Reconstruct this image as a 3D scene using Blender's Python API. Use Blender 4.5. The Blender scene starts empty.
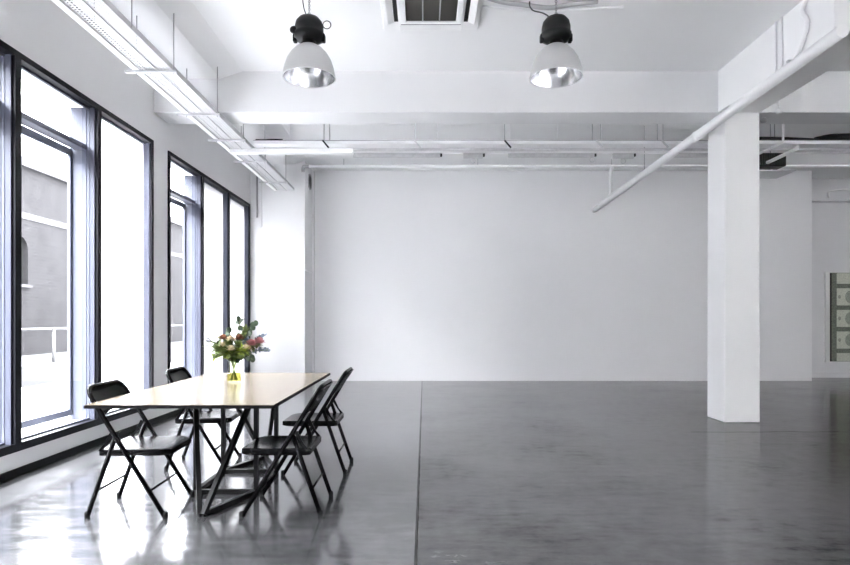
import bpy, math, random
from mathutils import Vector, Matrix
random.seed(7)
PI = math.pi
scene = bpy.context.scene
COL = scene.collection

# ------------------------------------------------------------------ materials
MATS = {}
SKY = 45.0
def mat(name, color, rough=0.5, metal=0.0, noise=0.0, nscale=4.0, bump=0.0, bscale=60.0, spec=0.5, coat=0.0, ior=1.5, rvar=0.0):
    m = bpy.data.materials.new(name); m.use_nodes = True
    nt = m.node_tree; b = nt.nodes['Principled BSDF']
    b.inputs['Base Color'].default_value = (*color, 1)
    b.inputs['Roughness'].default_value = rough
    b.inputs['Metallic'].default_value = metal
    b.inputs['IOR'].default_value = ior
    b.inputs['Specular IOR Level'].default_value = spec
    b.inputs['Coat Weight'].default_value = coat
    b.inputs['Coat Roughness'].default_value = 0.08
    tc = nt.nodes.new('ShaderNodeTexCoord')
    if noise > 0 or rvar > 0:
        n = nt.nodes.new('ShaderNodeTexNoise'); n.inputs['Scale'].default_value = nscale; n.inputs['Detail'].default_value = 5
        nt.links.new(tc.outputs['Object'], n.inputs['Vector'])
        if noise > 0:
            r = nt.nodes.new('ShaderNodeValToRGB')
            r.color_ramp.elements[0].position = .3; r.color_ramp.elements[1].position = .7
            r.color_ramp.elements[0].color = (*[c*(1-noise) for c in color], 1)
            r.color_ramp.elements[1].color = (*[min(1, c*(1+noise)) for c in color], 1)
            nt.links.new(n.outputs['Fac'], r.inputs['Fac']); nt.links.new(r.outputs['Color'], b.inputs['Base Color'])
        if rvar > 0:
            mr = nt.nodes.new('ShaderNodeMapRange')
            mr.inputs['From Min'].default_value = .3; mr.inputs['From Max'].default_value = .7
            mr.inputs['To Min'].default_value = rough-rvar; mr.inputs['To Max'].default_value = rough+rvar
            nt.links.new(n.outputs['Fac'], mr.inputs['Value']); nt.links.new(mr.outputs['Result'], b.inputs['Roughness'])
    if bump > 0:
        n2 = nt.nodes.new('ShaderNodeTexNoise'); n2.inputs['Scale'].default_value = bscale; n2.inputs['Detail'].default_value = 3
        nt.links.new(tc.outputs['Object'], n2.inputs['Vector'])
        bp = nt.nodes.new('ShaderNodeBump'); bp.inputs['Strength'].default_value = bump; bp.inputs['Distance'].default_value = .01
        nt.links.new(n2.outputs['Fac'], bp.inputs['Height']); nt.links.new(bp.outputs['Normal'], b.inputs['Normal'])
    MATS[name] = m
    return m

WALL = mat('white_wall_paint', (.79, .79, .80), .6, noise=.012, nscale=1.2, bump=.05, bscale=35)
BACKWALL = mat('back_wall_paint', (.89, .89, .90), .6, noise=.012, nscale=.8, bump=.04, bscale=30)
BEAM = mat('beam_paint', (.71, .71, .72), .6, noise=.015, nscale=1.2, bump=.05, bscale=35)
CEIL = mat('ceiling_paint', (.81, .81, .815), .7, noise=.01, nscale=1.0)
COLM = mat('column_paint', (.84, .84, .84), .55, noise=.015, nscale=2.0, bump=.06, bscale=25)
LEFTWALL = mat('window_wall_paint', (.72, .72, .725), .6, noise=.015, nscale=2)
WHITEMETAL = mat('white_painted_metal', (.82, .82, .83), .4)
WHITEPLASTIC = mat('white_plastic', (.83, .83, .83), .35)
GALV = mat('galvanised_metal', (.62, .62, .63), .4, metal=.6, noise=.08, nscale=20)
ROD = mat('threaded_rod_steel', (.38, .38, .39), .4, metal=.7)
DARKMETAL = mat('dark_metal', (.010, .010, .011), .45, spec=.3)
BLACKPAINT = mat('black_enamel', (.0025, .0025, .0028), .26, spec=.09)
BLACKFRAME = mat('black_window_frame', (.006, .0066, .010), .5, spec=.15)
SKYLIT_FRAME = mat('skylit_black_frame', (.058, .063, .086), .5, spec=.2)  # black frame metal with the sky's blue-grey light put into the colour
BLACKPLASTIC = mat('black_plastic', (.004, .004, .0045), .45, spec=.2)
GRILLE = mat('brown_grey_grille', (.075, .070, .062), .6)
SLOT = mat('slot_black', (.006, .006, .006), .7)
CONDUIT = mat('grey_conduit', (.42, .42, .43), .45, metal=.3)
PIPEWHITE = mat('white_pipe_paint', (.86, .86, .86), .35)
REFL_OUT = mat('satin_reflector_shell', (.48, .48, .48), .45, metal=.15)
REFL_IN = mat('mirror_aluminium', (.82, .82, .83), .18, metal=1.0)
BRASS = mat('chain_steel', (.25, .25, .25), .4, metal=.8)
STEELBLACK = mat('black_steel_tube', (.003, .003, .0032), .45, spec=.18)
EDGE = mat('black_table_edge', (.003, .003, .003), .5, spec=.1)
RUBBER = mat('black_rubber', (.003, .003, .003), .7, spec=.2)
LEAF = mat('green_leaf', (.11, .15, .04), .45, noise=.4, nscale=30)
LEAFDARK = mat('dark_green_leaf', (.035, .065, .028), .45, noise=.3, nscale=30)
LEAFLIME = mat('lime_leaf', (.28, .36, .05), .5, noise=.3, nscale=30)
EUCA = mat('grey_blue_eucalyptus', (.16, .20, .25), .5, noise=.2, nscale=30)
STEM = mat('flower_stem', (.14, .20, .05), .5)
PETALPINK = mat('dusky_pink_petals', (.33, .12, .125), .5, noise=.25, nscale=25)
PETALCREAM = mat('cream_petals', (.56, .46, .31), .5, noise=.15, nscale=25)
PETALRED = mat('rust_petals', (.24, .10, .055), .5, noise=.25, nscale=25)
PETALWHITE = mat('white_lilac_petals', (.68, .67, .74), .5)
KERB = mat('pale_kerb', (.03, .03, .031), .8, spec=0)
ROAD = mat('pale_road', (.15, .15, .15), .85, spec=0, noise=.08, nscale=.8)
RAILM = mat('pale_railing', (.06, .06, .061), .5, spec=0)
STONE = mat('stone_cornice', (.022, .0215, .0225), .8, spec=0, noise=.2, nscale=5)
RENDERW = mat('pale_render', (.45, .45, .46), .8, spec=0)
OUTGLASS = mat('far_window_glass', (.008, .009, .011), .2)
LEDGE = mat('white_ledge', (.82, .82, .83), .5)
NOTEBG = mat('print_dark_green_grey', (.17, .185, .15), .7, noise=.35, nscale=40)
NOTEPALE = mat('print_pale_green_grey', (.60, .62, .53), .7, noise=.15, nscale=40)
NOTEMID = mat('print_mid_green_grey', (.33, .35, .29), .7, noise=.3, nscale=60)
FRAMEWHITE = mat('white_picture_frame', (.85, .85, .84), .4)

def brick_mat():
    m = bpy.data.materials.new('grey_brick'); m.use_nodes = True
    nt = m.node_tree; b = nt.nodes['Principled BSDF']; b.inputs['Roughness'].default_value = .85; b.inputs['Specular IOR Level'].default_value = 0
    tc = nt.nodes.new('ShaderNodeTexCoord'); mp = nt.nodes.new('ShaderNodeMapping')
    mp.inputs['Rotation'].default_value = (PI/2, 0, PI/2)
    br = nt.nodes.new('ShaderNodeTexBrick')
    br.inputs['Color1'].default_value = (.013, .0127, .013, 1); br.inputs['Color2'].default_value = (.0105, .0102, .0107, 1)
    br.inputs['Mortar'].default_value = (.0145, .0143, .015, 1); br.inputs['Scale'].default_value = 1
    br.inputs['Brick Width'].default_value = .24; br.inputs['Row Height'].default_value = .085; br.inputs['Mortar Size'].default_value = .012
    cx = nt.nodes.new('ShaderNodeSeparateXYZ'); cb = nt.nodes.new('ShaderNodeCombineXYZ')
    nt.links.new(tc.outputs['Object'], cx.inputs[0])
    nt.links.new(cx.outputs['Y'], cb.inputs['X']); nt.links.new(cx.outputs['Z'], cb.inputs['Y'])
    nt.links.new(cb.outputs[0], br.inputs['Vector'])
    n = nt.nodes.new('ShaderNodeTexNoise'); n.inputs['Scale'].default_value = 1.5
    nt.links.new(tc.outputs['Object'], n.inputs['Vector'])
    mx = nt.nodes.new('ShaderNodeMixRGB'); mx.blend_type = 'MULTIPLY'; mx.inputs[0].default_value = .4
    nt.links.new(br.outputs['Color'], mx.inputs[1]); nt.links.new(n.outputs['Fac'], mx.inputs[2])
    nt.links.new(mx.outputs[0], b.inputs['Base Color'])
    return m
BRICK = brick_mat()

def glass_mat(name, refl=1.0, tint=(.97, .985, 1)):
    m = bpy.data.materials.new(name); m.use_nodes = True
    nt = m.node_tree; nt.nodes.clear()
    o = nt.nodes.new('ShaderNodeOutputMaterial'); mx = nt.nodes.new('ShaderNodeMixShader')
    t = nt.nodes.new('ShaderNodeBsdfTransparent'); t.inputs[0].default_value = (*tint, 1)
    g = nt.nodes.new('ShaderNodeBsdfGlossy'); g.inputs['Roughness'].default_value = .02
    f = nt.nodes.new('ShaderNodeFresnel'); f.inputs['IOR'].default_value = 1.35
    ge = nt.nodes.new('ShaderNodeNewGeometry'); sb = nt.nodes.new('ShaderNodeMath'); sb.operation = 'SUBTRACT'; sb.inputs[0].default_value = 1
    ml = nt.nodes.new('ShaderNodeMath'); ml.operation = 'MULTIPLY'       # reflect only at the outward faces of the pane
    nt.links.new(ge.outputs['Backfacing'], sb.inputs[1]); nt.links.new(sb.outputs[0], ml.inputs[0]); nt.links.new(f.outputs[0], ml.inputs[1])
    nt.links.new(ml.outputs[0], mx.inputs[0]); nt.links.new(t.outputs[0], mx.inputs[1]); nt.links.new(g.outputs[0], mx.inputs[2])
    nt.links.new(mx.outputs[0], o.inputs[0])
    return m
GLASS = glass_mat('window_glass')
VASEGLASS = glass_mat('vase_glass', tint=(.93, .95, .88))
def liquid_mat():
    m = glass_mat('yellow_water', tint=(.90, .83, .47))
    return m
LIQUID = liquid_mat()
def frosted_mat(k):
    m = bpy.data.materials.new('frosted_white_glass'); m.use_nodes = True
    nt = m.node_tree; nt.nodes.clear()
    o = nt.nodes.new('ShaderNodeOutputMaterial'); mx = nt.nodes.new('ShaderNodeMixShader'); mx.inputs[0].default_value = .04
    t = nt.nodes.new('ShaderNodeBsdfTranslucent'); t.inputs[0].default_value = (k, k*1.012, k*1.03, 1)
    g = nt.nodes.new('ShaderNodeBsdfGlossy'); g.inputs['Roughness'].default_value = .1
    nt.links.new(t.outputs[0], mx.inputs[1]); nt.links.new(g.outputs[0], mx.inputs[2]); nt.links.new(mx.outputs[0], o.inputs[0])
    return m
FROST, FROSTDENSE = frosted_mat(.92), frosted_mat(.42)

def fill_blind_mat(k):  # fabric of the added fill windows; translucence sets how much light they give
    m = bpy.data.materials.new('fill_blind_fabric'); m.use_nodes = True
    nt = m.node_tree; nt.nodes.clear()
    o = nt.nodes.new('ShaderNodeOutputMaterial'); t = nt.nodes.new('ShaderNodeBsdfTranslucent'); d = nt.nodes.new('ShaderNodeBsdfDiffuse')
    t.inputs[0].default_value = (k, k, k, 1); d.inputs[0].default_value = (.6, .6, .6, 1); a = nt.nodes.new('ShaderNodeAddShader')
    nt.links.new(t.outputs[0], a.inputs[0]); nt.links.new(d.outputs[0], a.inputs[1]); nt.links.new(a.outputs[0], o.inputs[0])
    return m
FILL_BLINDS = [fill_blind_mat(.15), fill_blind_mat(.36)]

def wood_mat():
    m = bpy.data.materials.new('pale_birch_ply'); m.use_nodes = True
    nt = m.node_tree; b = nt.nodes['Principled BSDF']
    tc = nt.nodes.new('ShaderNodeTexCoord'); mp = nt.nodes.new('ShaderNodeMapping'); mp.inputs['Scale'].default_value = (9, .7, 1)
    n = nt.nodes.new('ShaderNodeTexNoise'); n.inputs['Scale'].default_value = 3; n.inputs['Detail'].default_value = 6
    r = nt.nodes.new('ShaderNodeValToRGB')
    r.color_ramp.elements[0].position = .3; r.color_ramp.elements[0].color = (.17, .13, .085, 1)
    r.color_ramp.elements[1].position = .7; r.color_ramp.elements[1].color = (.225, .18, .125, 1)
    nt.links.new(tc.outputs['Object'], mp.inputs[0]); nt.links.new(mp.outputs[0], n.inputs['Vector'])
    nt.links.new(n.outputs['Fac'], r.inputs[0]); nt.links.new(r.outputs[0], b.inputs['Base Color'])
    b.inputs['Roughness'].default_value = .2; b.inputs['IOR'].default_value = 1.4
    return m
WOOD = wood_mat()

def floor_mat():
    m = bpy.data.materials.new('polished_concrete'); m.use_nodes = True
    nt = m.node_tree; b = nt.nodes['Principled BSDF']; L = nt.links.new
    def N(t, **k):
        n = nt.nodes.new(t)
        for a, v in k.items(): n.inputs[a].default_value = v
        return n
    def M(op, a, bb=None, c=None):
        n = nt.nodes.new('ShaderNodeMath'); n.operation = op
        for i, v in enumerate((a, bb, c)):
            if v is None: continue
            if isinstance(v, (int, float)): n.inputs[i].default_value = v
            else: L(v, n.inputs[i])
        return n.outputs[0]
    tc = N('ShaderNodeTexCoord'); sp = N('ShaderNodeSeparateXYZ'); L(tc.outputs['Object'], sp.inputs[0])
    X, Y = sp.outputs['X'], sp.outputs['Y']
    n1 = N('ShaderNodeTexNoise', Scale=1.1, Detail=8.0, Roughness=.62); L(tc.outputs['Object'], n1.inputs['Vector'])
    n2 = N('ShaderNodeTexNoise', Scale=9.0, Detail=6.0, Roughness=.7); L(tc.outputs['Object'], n2.inputs['Vector'])
    mp = N('ShaderNodeMapping'); mp.inputs['Scale'].default_value = (1.3, 5.5, 1); L(tc.outputs['Object'], mp.inputs[0])
    n3 = N('ShaderNodeTexNoise', Scale=2.2, Detail=7.0, Roughness=.72); L(mp.outputs[0], n3.inputs['Vector'])      # trowel sweep marks
    mixn = M('ADD', M('ADD', M('MULTIPLY', n1.outputs['Fac'], .40), M('MULTIPLY', n2.outputs['Fac'], .25)), M('MULTIPLY', n3.outputs['Fac'], .35))
    r = N('ShaderNodeValToRGB'); e = r.color_ramp.elements
    e[0].position = .30; e[0].color = (.012, .012, .0125, 1); e[1].position = .70; e[1].color = (.085, .084, .086, 1)
    L(mixn, r.inputs[0])
    # the bay on the window side was poured paler and sealed glossier
    left = M('LESS_THAN', X, -.043)
    rl = N('ShaderNodeValToRGB'); e = rl.color_ramp.elements
    e[0].position = .30; e[0].color = (.016, .016, .017, 1); e[1].position = .70; e[1].color = (.095, .095, .0995, 1)
    L(mixn, rl.inputs[0])
    rd = N('ShaderNodeValToRGB'); e = rd.color_ramp.elements     # darker, warmer tone toward the column, daylight fall-off put into the colour
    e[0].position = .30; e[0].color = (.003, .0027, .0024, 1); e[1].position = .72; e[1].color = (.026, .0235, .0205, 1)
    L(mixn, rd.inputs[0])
    far = N('ShaderNodeMapRange'); far.inputs['From Min'].default_value = 2.2; far.inputs['From Max'].default_value = 3.6  # soft edge of the painted fall-off, used for colour and gloss
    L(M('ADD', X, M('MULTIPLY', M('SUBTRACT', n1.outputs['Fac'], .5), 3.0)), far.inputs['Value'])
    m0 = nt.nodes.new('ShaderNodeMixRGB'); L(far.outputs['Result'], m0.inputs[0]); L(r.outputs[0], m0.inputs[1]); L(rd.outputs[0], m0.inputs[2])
    mx = nt.nodes.new('ShaderNodeMixRGB'); L(left, mx.inputs[0]); L(m0.outputs[0], mx.inputs[1]); L(rl.outputs[0], mx.inputs[2])
    for q in (r, rl, rd): q.color_ramp.interpolation = 'EASE'
    # joints and cracks
    wob = M('MULTIPLY', M('SUBTRACT', n2.outputs['Fac'], .5), .012)
    j1 = M('LESS_THAN', M('ABSOLUTE', M('ADD', M('ADD', X, .043), wob)), .009)
    wob2 = M('MULTIPLY', M('SUBTRACT', n1.outputs['Fac'], .5), .14)
    j2 = M('MULTIPLY', M('LESS_THAN', M('ABSOLUTE', M('ADD', M('SUBTRACT', Y, 6.64), wob2)), .012),
           M('MULTIPLY', M('GREATER_THAN', X, 2.95), M('LESS_THAN', X, 4.6)))
    j3 = M('LESS_THAN', M('ABSOLUTE', M('SUBTRACT', Y, 12.085)), .02)
    jj = M('MINIMUM', M('ADD', M('ADD', j1, j2), j3), 1)
    mx2 = nt.nodes.new('ShaderNodeMixRGB'); L(M('MULTIPLY', jj, .8), mx2.inputs[0]); L(mx.outputs[0], mx2.inputs[1])
    mx2.inputs[2].default_value = (.02, .019, .018, 1)
    L(mx2.outputs[0], b.inputs['Base Color'])
    mr = N('ShaderNodeMapRange'); mr.inputs['From Min'].default_value = .35; mr.inputs['From Max'].default_value = .65
    mr.inputs['To Min'].default_value = .11; mr.inputs['To Max'].default_value = .19
    L(n3.outputs['Fac'], mr.inputs['Value'])
    ws = N('ShaderNodeMapRange'); ws.inputs['From Min'].default_value = .38; ws.inputs['From Max'].default_value = .62     # worn sealer
    ws.inputs['To Min'].default_value = .06; ws.inputs['To Max'].default_value = .85
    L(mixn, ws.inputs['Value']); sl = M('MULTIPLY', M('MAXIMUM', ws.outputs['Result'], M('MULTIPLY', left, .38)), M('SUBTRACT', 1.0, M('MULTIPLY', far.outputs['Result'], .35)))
    L(M('MULTIPLY', sl, M('SUBTRACT', 1.0, M('MULTIPLY', jj, .95))), b.inputs['Specular IOR Level'])
    L(M('SUBTRACT', mr.outputs['Result'], M('MULTIPLY', left, .02)), b.inputs['Roughness'])
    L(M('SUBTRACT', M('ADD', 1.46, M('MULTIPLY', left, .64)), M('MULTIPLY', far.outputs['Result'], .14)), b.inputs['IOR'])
    return m
FLOOR = floor_mat()

# ------------------------------------------------------------------ mesh helpers
class MB:
    def __init__(s): s.v = []; s.f = []; s.mi = []; s.sm = []; s.cur = 0
    def add(s, vs, fs, smooth=False):
        o = len(s.v); s.v += [tuple(v) for v in vs]
        for f in fs: s.f.append([i+o for i in f]); s.mi.append(s.cur); s.sm.append(smooth)
        return s
    def box(s, x0, x1, y0, y1, z0, z1):
        x0, x1 = min(x0, x1), max(x0, x1); y0, y1 = min(y0, y1), max(y0, y1); z0, z1 = min(z0, z1), max(z0, z1)
        vs = [(x0,y0,z0),(x1,y0,z0),(x1,y1,z0),(x0,y1,z0),(x0,y0,z1),(x1,y0,z1),(x1,y1,z1),(x0,y1,z1)]
        return s.add(vs, [(0,3,2,1),(4,5,6,7),(0,1,5,4),(1,2,6,5),(2,3,7,6),(3,0,4,7)])
    def prism_y(s, pts, y0, y1):           # pts: closed (x,z) outline
        n = len(pts)
        vs = [(x, y0, z) for x, z in pts] + [(x, y1, z) for x, z in pts]
        return s.add(vs, [list(range(n))[::-1], list(range(n, 2*n))] + [(i, (i+1) % n, n+(i+1) % n, n+i) for i in range(n)])
    def tube(s, pts, r, n=10, cap=True):
        P = [Vector(p) for p in pts]; rs = r if isinstance(r, (list, tuple)) else [r]*len(P)
        vs = []; up = None
        for i, p in enumerate(P):
            if i == 0: t = P[1]-P[0]
            elif i == len(P)-1: t = P[-1]-P[-2]
            else: t = (P[i]-P[i-1]).normalized()+(P[i+1]-P[i]).normalized()
            if t.length < 1e-9: t = P[min(i+1, len(P)-1)]-P[i-1]
            t.normalize()
            if up is None:
                a = Vector((0,0,1)) if abs(t.z) < .9 else Vector((1,0,0))
                up = (a - t*a.dot(t)).normalized()
            else:
                up = (up - t*up.dot(t)).normalized()
            w = t.cross(up)
            for k in range(n):
                an = 2*PI*k/n
                vs.append(p + (up*math.cos(an)+w*math.sin(an))*rs[i])
        fs = []
        for i in range(len(P)-1):
            for k in range(n):
                fs.append((i*n+k, i*n+(k+1) % n, (i+1)*n+(k+1) % n, (i+1)*n+k))
        s.add(vs, fs, True)
        if cap:
            s.add(vs[:n], [list(range(n))[::-1]]); s.add(vs[-n:], [list(range(n))])
        return s
    def bar(s, a, b, w):                    # square section bar
        a, b = Vector(a), Vector(b); t = (b-a).normalized()
        u = Vector((0,0,1)) if abs(t.z) < .95 else Vector((1,0,0))
        u = (u-t*u.dot(t)).normalized(); q = t.cross(u); h = w/2
        vs = [c+u*i*h+q*j*h for c in (a, b) for i, j in ((-1,-1),(1,-1),(1,1),(-1,1))]
        return s.add(vs, [(0,1,2,3),(7,6,5,4),(0,4,5,1),(1,5,6,2),(2,6,7,3),(3,7,4,0)])
    def lathe(s, prof, c=(0,0,0), n=32, axis='z', smooth=True):
        vs = []; m = len(prof)
        for k in range(n):
            a = 2*PI*k/n
            for r, z in prof:
                if axis == 'z': vs.append((c[0]+r*math.cos(a), c[1]+r*math.sin(a), c[2]+z))
                elif axis == 'x': vs.append((c[0]+z, c[1]+r*math.cos(a), c[2]+r*math.sin(a)))
                else: vs.append((c[0]+r*math.sin(a), c[1]+z, c[2]+r*math.cos(a)))
        fs = []
        for k in range(n):
            for j in range(m-1):
                a, b = k*m+j, ((k+1) % n)*m+j
                fs.append((a, b, b+1, a+1))
        return s.add(vs, fs, smooth)
    def torus(s, c, R, r, axis='y', n=20, m=8):
        vs = []
        for i in range(n):
            a = 2*PI*i/n
            for j in range(m):
                b = 2*PI*j/m; q = R+r*math.cos(b); h = r*math.sin(b)
                p = {'y': (q*math.cos(a), h, q*math.sin(a)), 'x': (h, q*math.cos(a), q*math.sin(a)), 'z': (q*math.cos(a), q*math.sin(a), h)}[axis]
                vs.append((c[0]+p[0], c[1]+p[1], c[2]+p[2]))
        return s.add(vs, [(i*m+j, ((i+1) % n)*m+j, ((i+1) % n)*m+(j+1) % m, i*m+(j+1) % m) for i in range(n) for j in range(m)], True)
    def build(s, name, mats, parent=None, bevel=0, loc=None):
        me = bpy.data.meshes.new(name); me.from_pydata(s.v, [], s.f); me.update()
        for m in (mats if isinstance(mats, (list, tuple)) else [mats]): me.materials.append(m)
        me.polygons.foreach_set('material_index', s.mi); me.polygons.foreach_set('use_smooth', s.sm)
        import bmesh
        bm = bmesh.new(); bm.from_mesh(me); bmesh.ops.remove_doubles(bm, verts=bm.verts, dist=1e-5)
        bmesh.ops.recalc_face_normals(bm, faces=bm.faces); bm.to_mesh(me); bm.free()
        o = bpy.data.objects.new(name, me); COL.objects.link(o)
        if parent: o.parent = parent
        if loc: o.location = loc
        if bevel:
            bv = o.modifiers.new('bevel', 'BEVEL'); bv.width = bevel; bv.segments = 2; bv.limit_method = 'ANGLE'; bv.angle_limit = math.radians(40)
        return o

def smooth_path(pts, k=6):
    P = [Vector(p) for p in pts]; out = []
    for i in range(len(P)-1):
        p0, p1, p2, p3 = P[max(i-1, 0)], P[i], P[i+1], P[min(i+2, len(P)-1)]
        for j in range(k):
            t = j/k
            out.append(.5*((2*p1)+(-p0+p2)*t+(2*p0-5*p1+4*p2-p3)*t*t+(-p0+3*p1-3*p2+p3)*t**3))
    out.append(P[-1]); return out
def tag(o, label, cat, group=None):
    o['label'] = label; o['category'] = cat
    if group: o['group'] = group
    return o
def struct(o, label=None, cat=None):
    o['kind'] = 'structure'
    if label: o['label'] = label
    if cat: o['category'] = cat
    return o
def empty(name, loc=(0,0,0), rz=0, label=None, cat=None, group=None):
    e = bpy.data.objects.new(name, None); COL.objects.link(e); e.empty_display_size = .1
    e.location = loc; e.rotation_euler = (0, 0, rz)
    if label: tag(e, label, cat, group)
    return e
def copy_tree(o, parent=None):
    c = o.copy(); COL.objects.link(c)
    if parent: c.parent = parent
    for ch in list(o.children): copy_tree(ch, c)
    return c

# ------------------------------------------------------------------ room dimensions (metres; camera at the origin, looking along +Y)
XL, XR, YF, YB, YA = -3.266, 11.0, -4.7, 12.10, 12.82
ZC, ZS = 4.24, 4.15
WT = .34                                   # window wall thickness
SILL, HEAD = .19, 3.394
WINS = [(3.60, 7.21), (7.635, 11.21), (-.43, 3.17), (-4.46, -.86)]  # last two carry the row on out of view, added for daylight

# floor, ceiling
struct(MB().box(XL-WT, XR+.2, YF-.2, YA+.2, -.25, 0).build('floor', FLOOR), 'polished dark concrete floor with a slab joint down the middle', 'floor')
cb = MB(); cb.prism_y([(XL-WT, ZS), (-2.46, ZS), (-2.19, ZC), (XR+.2, ZC), (XR+.2, ZC+.3), (XL-WT, ZC+.3)], YF-.2, YA+.2)
struct(cb.build('ceiling', CEIL), 'white plaster ceiling with a lower strip along the windows', 'ceiling')
# walls
wl = MB()
ys = sorted(WINS); prev = YF
for a, b in ys:
    wl.box(XL-WT, XL, prev, a, 0, ZS+.05); prev = b
    wl.box(XL-WT, XL, a, b, 0, SILL); wl.box(XL-WT, XL, a, b, HEAD, ZS+.05)
wl.box(XL-WT, XL, prev, YA+.2, 0, ZS+.05)
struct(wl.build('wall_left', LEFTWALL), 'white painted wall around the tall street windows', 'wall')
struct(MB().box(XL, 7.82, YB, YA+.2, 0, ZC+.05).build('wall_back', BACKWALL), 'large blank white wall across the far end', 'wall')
struct(MB().box(7.82, XR+.2, YA, YA+.2, 0, ZC+.05).build('wall_recess', WALL), 'white wall set back at far right behind the picture', 'wall')
struct(MB().box(XR, XR+.2, YF, YA, 0, ZC+.05).build('wall_right', WALL), 'white wall on the right side', 'wall')
FILL_WINS = [(1.75, 6.15), (6.5, 10.8)]  # openings for the added fill-light windows
FH = 3.75
wf = MB(); px_ = XL-WT
for a, b in FILL_WINS:
    wf.box(px_, a, YF-.2, YF, 0, ZC+.05); px_ = b
    wf.box(a, b, YF-.2, YF, 0, .15); wf.box(a, b, YF-.2, YF, FH, ZC+.05)
wf.box(px_, XR+.2, YF-.2, YF, 0, ZC+.05)
struct(wf.build('wall_front', WALL), 'white wall behind the viewer with added fill-light windows', 'wall')
struct(MB().box(XL, XL+.018, YF, 11.26, 0, .055).build('baseboard_left', BLACKFRAME), 'low black skirting under the street windows', 'skirting')
# pier in the far left corner
struct(MB().box(XL, -2.235, 11.26, YB, 0, ZC).build('wall_pier', WALL, bevel=.012), 'white pier standing in the far left corner', 'pier')
struct(MB().box(-2.235, -2.219, 11.30, YB, 2.16, 2.185).build('trim_1', WALL))
struct(MB().box(-2.235, -2.205, YB-.10, YB, 0, ZC-.02).build('trim_2', WALL))
# column and beams
cm = MB()
cm.prism_y([(3.622, 0), (4.056, 0), (4.05, 3.75), (3.63, 3.75)], 7.243, 7.683)
struct(cm.build('column', COLM, bevel=.012), 'square white column on the right of the floor', 'column')
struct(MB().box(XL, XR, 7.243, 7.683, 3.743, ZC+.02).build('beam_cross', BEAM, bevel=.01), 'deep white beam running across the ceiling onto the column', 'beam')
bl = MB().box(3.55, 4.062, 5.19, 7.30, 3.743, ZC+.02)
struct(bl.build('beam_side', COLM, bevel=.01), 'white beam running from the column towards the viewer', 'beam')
struct(MB().box(7.82, XR, YA-.16, YA, 3.74, 3.80).build('trim_3', WALL))
struct(MB().box(7.82, XR, YA-.05, YA, 0, .09).build('baseboard_recess', WALL))

# ------------------------------------------------------------------ windows
def make_window(n, y0, y1, bays, bars=()):
    bw = (y1-y0)/3
    fr = MB(); xi, xo = XL+.018, XL-.05
    fr.box(xo, xi, y0, y1, HEAD-.05, HEAD); fr.box(xo, xi, y0, y1, SILL, SILL+.065)
    fr.box(xo, xi, y0, y0+.06, SILL+.065, HEAD-.05); fr.box(xo, xi, y1-.06, y1, SILL+.065, HEAD-.05)
    root = struct(fr.build('window_%d' % n, BLACKFRAME), 'tall black framed street window, %s' % {1: 'nearer of the two beside the table', 2: 'farther one behind the flowers', 3: 'unseen, added beside the viewer for daylight', 4: 'unseen, added behind the viewer for daylight'}[n], 'window')
    for k in (1, 2):
        y = y0+k*bw
        MB().box(xo, xi, y-.038, y+.038, SILL+.065, HEAD-.05).build('mullion', BLACKFRAME, root)
    for k, kind in enumerate(bays):
        a = y0+k*bw+(.06 if k == 0 else .045); b = y0+(k+1)*bw-(.06 if k == 2 else .045)
        z0, z1 = SILL+.065, HEAD-.05
        # slim inner bead, black metal in the skylit colour
        bd = MB(); xa, xb = XL-.075, XL-.05
        bd.box(xa, xb, a-.02, a+.018, z0-.01, z1+.01); bd.box(xa, xb, b-.018, b+.02, z0-.01, z1+.01)
        bd.box(xa, xb, a, b, z1-.02, z1+.01); bd.box(xa, xb, a, b, z0-.01, z0+.015)
        bd.box(XL-.05, XL-.004, b-.014, b-.0005, z0, z1)  # added strip: outside light on the mullion's side put into its colour
        bd.build('glazing_bead_and_light_strip', SKYLIT_FRAME, root)
        if kind == 'frost':
            MB().box(XL-.088, XL-.078, a-.02, b+.02, z0-.01, z1+.01).build('pane', FROST if n == 1 else FROSTDENSE, root)
            continue
        MB().box(XL-.066, XL-.060, a, b, z0, z1).build('pane', GLASS, root)
        # deeper outer frame: side fins, transom, leaf stiles, bottom rail
        MB().box(XL-.24, XL-.08, b-.02, b+.05, z0, z1).build('outer_fin', SKYLIT_FRAME, root)
        MB().box(XL-.24, XL-.08, a-.05, a+.02, z0, z1).build('outer_fin', SKYLIT_FRAME, root)
        MB().box(XL-.20, XL-.08, a+.02, b-.02, 2.925, 2.975).build('transom', SKYLIT_FRAME, root)
        st = MB(); xs0, xs1 = XL-.245, XL-.215
        st.box(xs0, xs1, b-.06, b-.02, .30, 2.93); st.box(xs0, xs1, a+.02, a+.07, .30, 2.93)
        st.box(xs0, xs1, a+.07, b-.06, .30, .36); st.box(xs0, xs1, a+.07, b-.06, 2.86, 2.93)
        for yy in bars: st.box(xs0, xs1, yy-.05, yy+.05, .36, 2.86)
        st.build('outer_leaf', SKYLIT_FRAME, root)
        MB().box(XL-.40, XL-.08, a-.02, b+.02, SILL+.01, SILL+.055).build('ledge', LEDGE, root)
    return root
make_window(1, *WINS[0], ('clear', 'clear', 'frost'))
make_window(2, *WINS[1], ('clear', 'frost', 'frost'), bars=(8.12,))
make_window(3, *WINS[2], ('clear', 'clear', 'clear'))
make_window(4, *WINS[3], ('clear', 'clear', 'clear'))

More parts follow.
